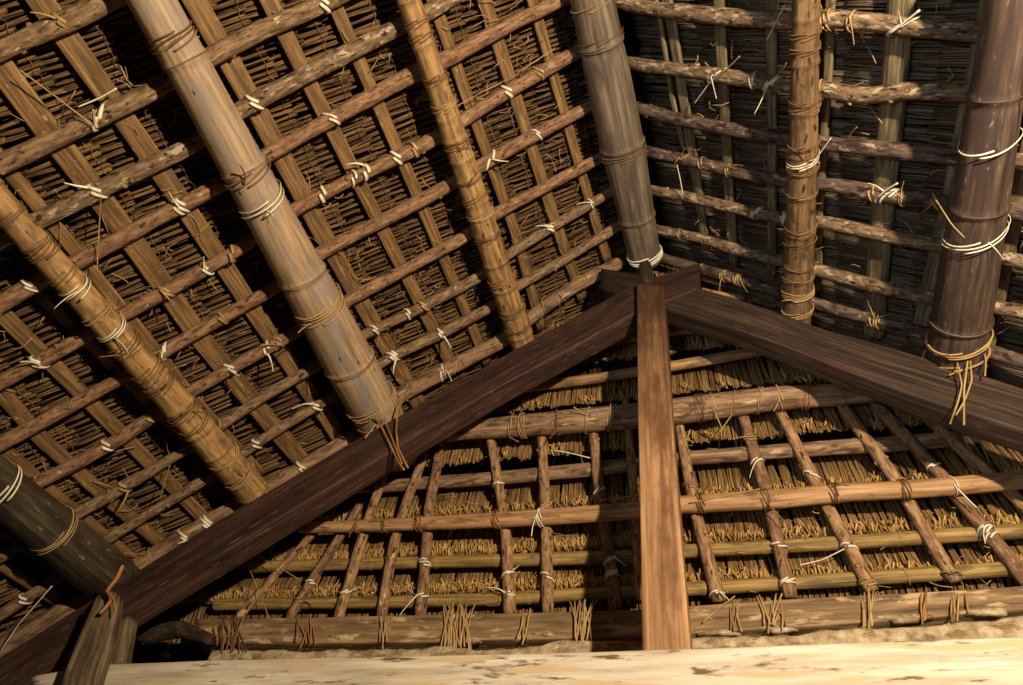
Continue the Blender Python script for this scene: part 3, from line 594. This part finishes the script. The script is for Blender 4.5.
# ties on right rafters
for a in [(903, 24, -1., 1, 1), (886, 191, -.9, 2, 1), (720, 75, -.9, 1, 1), (753, 79, .2, 1, 0), (773, 83, -.5, 2, 1), (855, 21, .2, 1, 1), (828, 18, .3, 2, 1), (702, 164, .3, 1, 1), (728, 168, .3, 1, 1), (685, 158, -.9, 1, 1), (757, 213, -.4, 2, 0), (785, 218, .4, 2, 0),
          (904, 197, .2, 1, 1), (876, 192, .2, 1, 0), (680, 235, .6, 1, 0), (725, 275, .2, 2, 1), (742, 280, .2, 3, 1), (700, 270, .3, 1, 1), (880, 322, .2, 3, 2), (820, 95, .5, 1, 1), (940, 203, .6, 1, 1)]:
    lash(a[0], a[1], 'pale' if a[1] in (24, 191, 75, 79, 83, 213, 218) else 'tan', a[3], .007, a[2], 'right rafter', .02, a[4])
# end slope
for x, m, t in [(509, 'tan', 1), (525, 'tan', 3), (556, 'vine', 1), (589, 'tan', 1), (614, 'tan', 3), (700, 'vine', 4), (716, 'tan', 1), (734, 'tan', 1), (762, 'tan', 2), (778, 'tan', 1), (807, 'red', 3), (842, 'vine', 1)]:
    lash(x, 410, m, t, .0038, rng.uniform(-.25, .25), 'thick upper cross', .014, 1 if t == 1 else 0, rnd=True)
for x, m, t in [(357, 'vine', 2), (386, 'vine', 2), (420, 'red', 3), (496, 'red', 3), (538, 'pale', 2), (700, 'vine', 3), (769, 'vine', 3), (833, 'vine', 3), (907, 'vine', 3), (956, 'pale', 1)]:
    lash(x, 505, m, t, .0038, .15, 'long middle cross', .014, 1, rnd=True)
for u, v in [(424, 565), (424, 594), (549, 580), (513, 598), (511, 572), (609, 563), (614, 576), (502, 487), (600, 489), (547, 505), (749, 438), (758, 462), (818, 474), (780, 545), (789, 580), (716, 598), (696, 488), (847, 547), (956, 574), (983, 527), (991, 538), (936, 469), (305, 600), (350, 592), (300, 578), (868, 585)]:
    lash(u, v, 'pale' if rng.random() < .75 else 'tan', 1 + int(rng.random() < .3), .0075, rng.uniform(-.7, .7), 'stick', .015, int(rng.random() < .5))
# straps over the wall plate
def strap(name, px, mat, hw, label, cat='tie', y=None, plane=None, group=None, rnd=True):
    pts = [hit(u, v, plane or YP(y)) for u, v in px]; mb = MB(); p, _ = resample(pts, .015); p = smooth(p, 2)
    if rnd: tube(mb, p, hw, 6, .015, V(.2, 1, .1), capr=False)
    else:
        w = unit(EYE - p[0]); ribbon(mb, p, np.tile(w, (len(p), 1)), hw)
    o = mb.build(name, MT[mat]); tag(o, label, cat, group)
def tuft(xs, y0, y1, mat, label, n, spread):
    mb = MB()
    for _ in range(n):
        x = rng.uniform(*xs); a = rng.normal(0, spread)
        yt = y0 + rng.uniform(-5, 4); yb = y1 + rng.uniform(-6, 6)
        P = np.array([hit(x + a, yt, YP(3.56)), hit(x + a * .5, yt + 7, YP(3.50)), hit(x - a * .3, (yt + yb) / 2 + 4, YP(3.493)), hit(x - a * .6 + rng.normal(0, 2), yb, YP(3.49))])
        p, _ = resample(P, .02); tube(mb, smooth(p, 2), rng.uniform(.003, .0055), 5, .02, V(.2, 1, .1), capr=False)
    tag(mb.build('plate_lashing', MT[mat]), label, 'lashing', 'lashings over the wall plate')
tuft((214, 240), 618, 648, 'vine', 'messy vine lashing at the left end of the wall plate', 14, 5)
tuft((296, 325), 618, 645, 'red', 'reddish vine lashing on the plate, second from its left end', 6, 3)
tuft((378, 388), 614, 645, 'tan', 'narrow tan lashing on the plate, third from its left end', 5, 2)
tuft((440, 470), 606, 648, 'tan', 'ragged straw tuft bound over the plate, fourth from its left end', 22, 6)
tuft((520, 528), 612, 640, 'tan', 'thin pale lashing on the plate between two ragged straw tufts', 4, 1.5)
tuft((574, 590), 604, 640, 'tan', 'ragged pale straw tuft over the plate left of the king post', 16, 5)
tuft((730, 740), 602, 632, 'tan', 'thin tan lashing on the plate, first right of the king post', 4, 2)
tuft((758, 785), 598, 630, 'tan', 'broad twisted leaf lashing on the plate right of the king post', 10, 7)
tuft((862, 872), 592, 630, 'tan', 'double tan lashing on the plate below the third leaning stick', 6, 2)
tuft((918, 926), 592, 622, 'red', 'brown lashing on the plate between double tan lashings', 4, 1.5)
tuft((950, 972), 590, 618, 'tan', 'pale double lashing on the plate near the right edge', 5, 2)
# hanging vines on the beams
for i, (px, m, w) in enumerate([([(378, 420), (388, 440), (398, 462), (404, 470)], 'red', .006), ([(384, 418), (392, 438), (402, 464)], 'red', .005), ([(398, 405), (396, 430), (398, 448), (408, 468)], 'red', .006), ([(376, 424), (365, 438)], 'tan', .004)]):
    strap('hanging_vine', px, m, w, ['outer reddish vine hanging from the thickest purlin over the dark beam', 'inner reddish vine hanging from the thickest purlin over the dark beam', 'rightmost reddish vine looping from the thickest purlin down the beam', 'short loose vine end left of the thickest purlin'][i], y=2.87)
for i, (px, m, w) in enumerate([([(957, 362), (962, 385), (958, 402), (950, 424)], 'tan', .004), ([(968, 358), (964, 390), (964, 425)], 'tan', .005), ([(970, 358), (972, 380), (965, 400), (956, 415)], 'tan', .004), ([(982, 342), (986, 360), (985, 376)], 'tan', .004), ([(962, 358), (975, 350), (984, 341)], 'tan', .006)]):
    strap('hanging_vine', px, m, w, ['left strand of the vines hanging over the right beam', 'middle strand of the vines hanging over the right beam', 'right strand of the vines hanging over the right beam', 'short vine end dangling beside the thick right purlin', 'tan vine crossing the foot of the thick right purlin'][i], y=2.86)
strap('bark_strap', [(123, 565), (116, 580), (107, 590), (112, 600), (100, 614)], 'red', .012, 'orange bark strap tied at the foot of the lower left purlin', y=2.62, rnd=False)
strap('bark_strap', [(107, 588), (114, 600), (116, 612)], 'red', .006, 'thin orange strap end hanging on the grey strut', y=2.62, rnd=False)
ST = [([(0, 652), (18, 625), (52, 586)], 'pale', .006, 'long pale straw crossing the lower left corner', LP(.05)),
      ([(20, 70), (55, 96), (94, 126)], 'tan', .0045, 'long tan straw across two rafters at the upper left', LP(.11)),
      ([(101, 196), (99, 230), (97, 272)], 'tan', .004, 'thin straw hanging from the lichened rafter to the knobbly purlin', LP(.10)),
      ([(78, 107), (100, 98), (117, 88)], 'pale', .006, 'bright cane strip along the rough rafter at upper left', LP(.12)),
      ([(170, 465), (165, 480), (160, 500)], 'tan', .005, 'short straw hanging above the left beam below the knobbly purlin', LP(.10)),
      ([(457, 106), (482, 92), (510, 78), (555, 48)], 'tan', .0035, 'long thin vine lying along a rafter near the ridge pole', LP(.11)),
      ([(785, 5), (776, 22), (767, 40)], 'pale', .004, 'pale straw sticking out beside the slim right purlin', RP(.12)),
      ([(710, 82), (702, 93), (694, 104)], 'pale', .004, 'short pale straw between the first two right battens', RP(.12)),
      ([(677, 165), (680, 178), (683, 195)], 'pale', .005, 'pale straw pair hanging near the ridge on the right slope', RP(.12)),
      ([(740, 56), (728, 68), (715, 80)], 'tan', .006, 'leaf strip lying over the second right rafter', RP(.12)),
      ([(920, 10), (900, 26), (889, 34)], 'pale', .008, 'bright cane strip on the top right rafter', RP(.12)),
      ([(898, 183), (886, 190), (877, 198)], 'pale', .008, 'bright cane strip on the fourth right rafter', RP(.12)),
      ([(794, 163), (815, 160), (831, 138)], 'pale', .004, 'pale cane tail curling off the slim right purlin', RP(-.02)),
      ([(600, 500), (640, 495), (520, 510)][:2], 'tan', .004, 'straw lying on the middle cross pole left of the post', HP(-.06)),
      ([(689, 503), (720, 497), (760, 489)], 'tan', .006, 'split strip lying along the middle cross pole right of the post', HP(-.06)),
      ([(553, 450), (570, 453), (590, 458)], 'pale', .006, 'pale splinter under the thick upper log left of the post', HP(.05)),
      ([(703, 622), (722, 606), (735, 596)], 'tan', .005, 'tan stem slanting over the plate just right of the post', YP(3.48)),
      ([(800, 565), (822, 560), (846, 548)], 'pale', .004, 'pale stem behind the third leaning stick', HP(.06)),
      ([(630, 470), (640, 545), (617, 575)], 'vine', .003, 'thin dark vine looping beside the left of the post', HP(.0)),
      ([(250, 570), (262, 600), (269, 618)], 'tan', .004, 'thin stem hanging at the left corner of the end slope', HP(-.02)),
      ([(255, 555), (280, 568), (300, 580)], 'tan', .004, 'curved stem in the left corner of the end slope', HP(-.02)),
      ([(240, 600), (246, 610), (234, 642)], 'tan', .004, 'stem bent over the left end of the wall plate', YP(3.48)),
      ([(936, 200), (952, 225), (965, 238)], 'tan', .004, 'thin stem on the left of the thick right purlin', RP(-.14))]
for px, m, w, lab, pln in ST:
    strap('loose_straw', px, m, w * .7, lab, 'straw', plane=pln, rnd=w < .0055)
def fluff():
    mb = MB()
    for _ in range(650):
        side = rng.random()
        if side < .7: s = rng.uniform(.3, 4.4); y = rng.uniform(.5, 3.0); A = Lp(s, y, rng.uniform(.2, .262)); N_, Sd = NL, SL
        else: s = rng.uniform(.3, 2.6); y = rng.uniform(1.2, 2.9); A = Rp(s, y, rng.uniform(.2, .262)); N_, Sd = NR, SR
        d = unit(Sd * rng.normal(0, 1) + V(0, 1, 0) * rng.normal(0, 1) - N_ * rng.uniform(0, .3)); L = rng.uniform(.03, .13)
        b = unit(rng.normal(0, 1, 3)) * .02
        tube(mb, [A, A + d * L * .5 + b, A + d * L], rng.uniform(.0013, .0032), 4, .02, V(.3, .1, .7), capr=False)
    for _ in range(160):
        A = hit(rng.uniform(260, 1000), rng.choice([445, 500, 545, 585, 600]) + rng.normal(0, 6), HP(.1)); d = unit(rng.normal(0, 1, 3) * V(1.4, .3, .7)); L = rng.uniform(.03, .11)
        tube(mb, [A, A + d * L * .5 + unit(rng.normal(0, 1, 3)) * .01, A + d * L], rng.uniform(.0014, .003), 4, .02, V(.3, .1, .7), capr=False)
    tag(mb.build('stray_straw', MT['tan']), 'fine loose straw ends sticking out among the rafters and battens', 'straw', kind='stuff')
fluff()
# name, label and link the lashings, ordered along each host
byh = {}
for q in PEND: byh.setdefault(id(q[2]), []).append(q)
for lst in byh.values():
    h = lst[0][2]; vert = ('purlin' in h['host'] or 'ridge' in h['host'] or 'stick' in h['host'])
    lst.sort(key=lambda q: q[4] if vert else q[3])
    n = len(lst)
    for i, (mb, mat, _, x, y, t, TL) in enumerate(lst):
        o = mb.build('lashing', MT[mat])
        for tb in TL: tb.build('loose_end', MT[mat], o)
        end = 'top' if vert else 'left'
        where = '' if n == 1 else (', %s from %s' % (ORD[i], end) if i < 14 else ', lowest')
        tag(o, '%s %s round %s%s' % (CN[mat], 'tie' if t < 2 else 'binding', h['host'], where), 'lashing', 'lashings on ' + h['host'])

# ================================================================ light
def lamp(name, loc, power, colr, size, target=None):
    l = bpy.data.lights.new(name, 'POINT' if target is None else 'AREA'); l.energy = power; l.color = colr
    o = bpy.data.objects.new(name, l); col.objects.link(o); o.location = loc
    if target is None: l.shadow_soft_size = size
    else:
        from mathutils import Vector
        l.size = size; o.rotation_euler = (Vector(target) - Vector(loc)).to_track_quat('-Z', 'Y').to_euler()
    return o
lamp('lantern', (1.7, -.9, 2.75), 1400, (1, .83, .65), .06)
sp = bpy.data.lights.new('cool_fill', 'SPOT'); sp.energy = 290; sp.color = (.66, .77, 1); sp.spot_size = 1.25; sp.spot_blend = .9; sp.shadow_soft_size = .5  # added cool fill spot that brightens the right slope, no actual source there
so = bpy.data.objects.new('cool_fill', sp); col.objects.link(so); so.location = (-1.0, -1.0, 1.2)
from mathutils import Vector
so.rotation_euler = (Vector((1.3, 1.7, 5.0)) - Vector((-1.0, -1.0, 1.2))).to_track_quat('-Z', 'Y').to_euler()
w = bpy.data.worlds.new('world'); bpy.context.scene.world = w; w.use_nodes = True
w.node_tree.nodes['Background'].inputs[0].default_value = (.55, .62, .8, 1); w.node_tree.nodes['Background'].inputs[1].default_value = .018
vs = bpy.context.scene.view_settings; vs.view_transform = 'Standard'; vs.exposure = 0
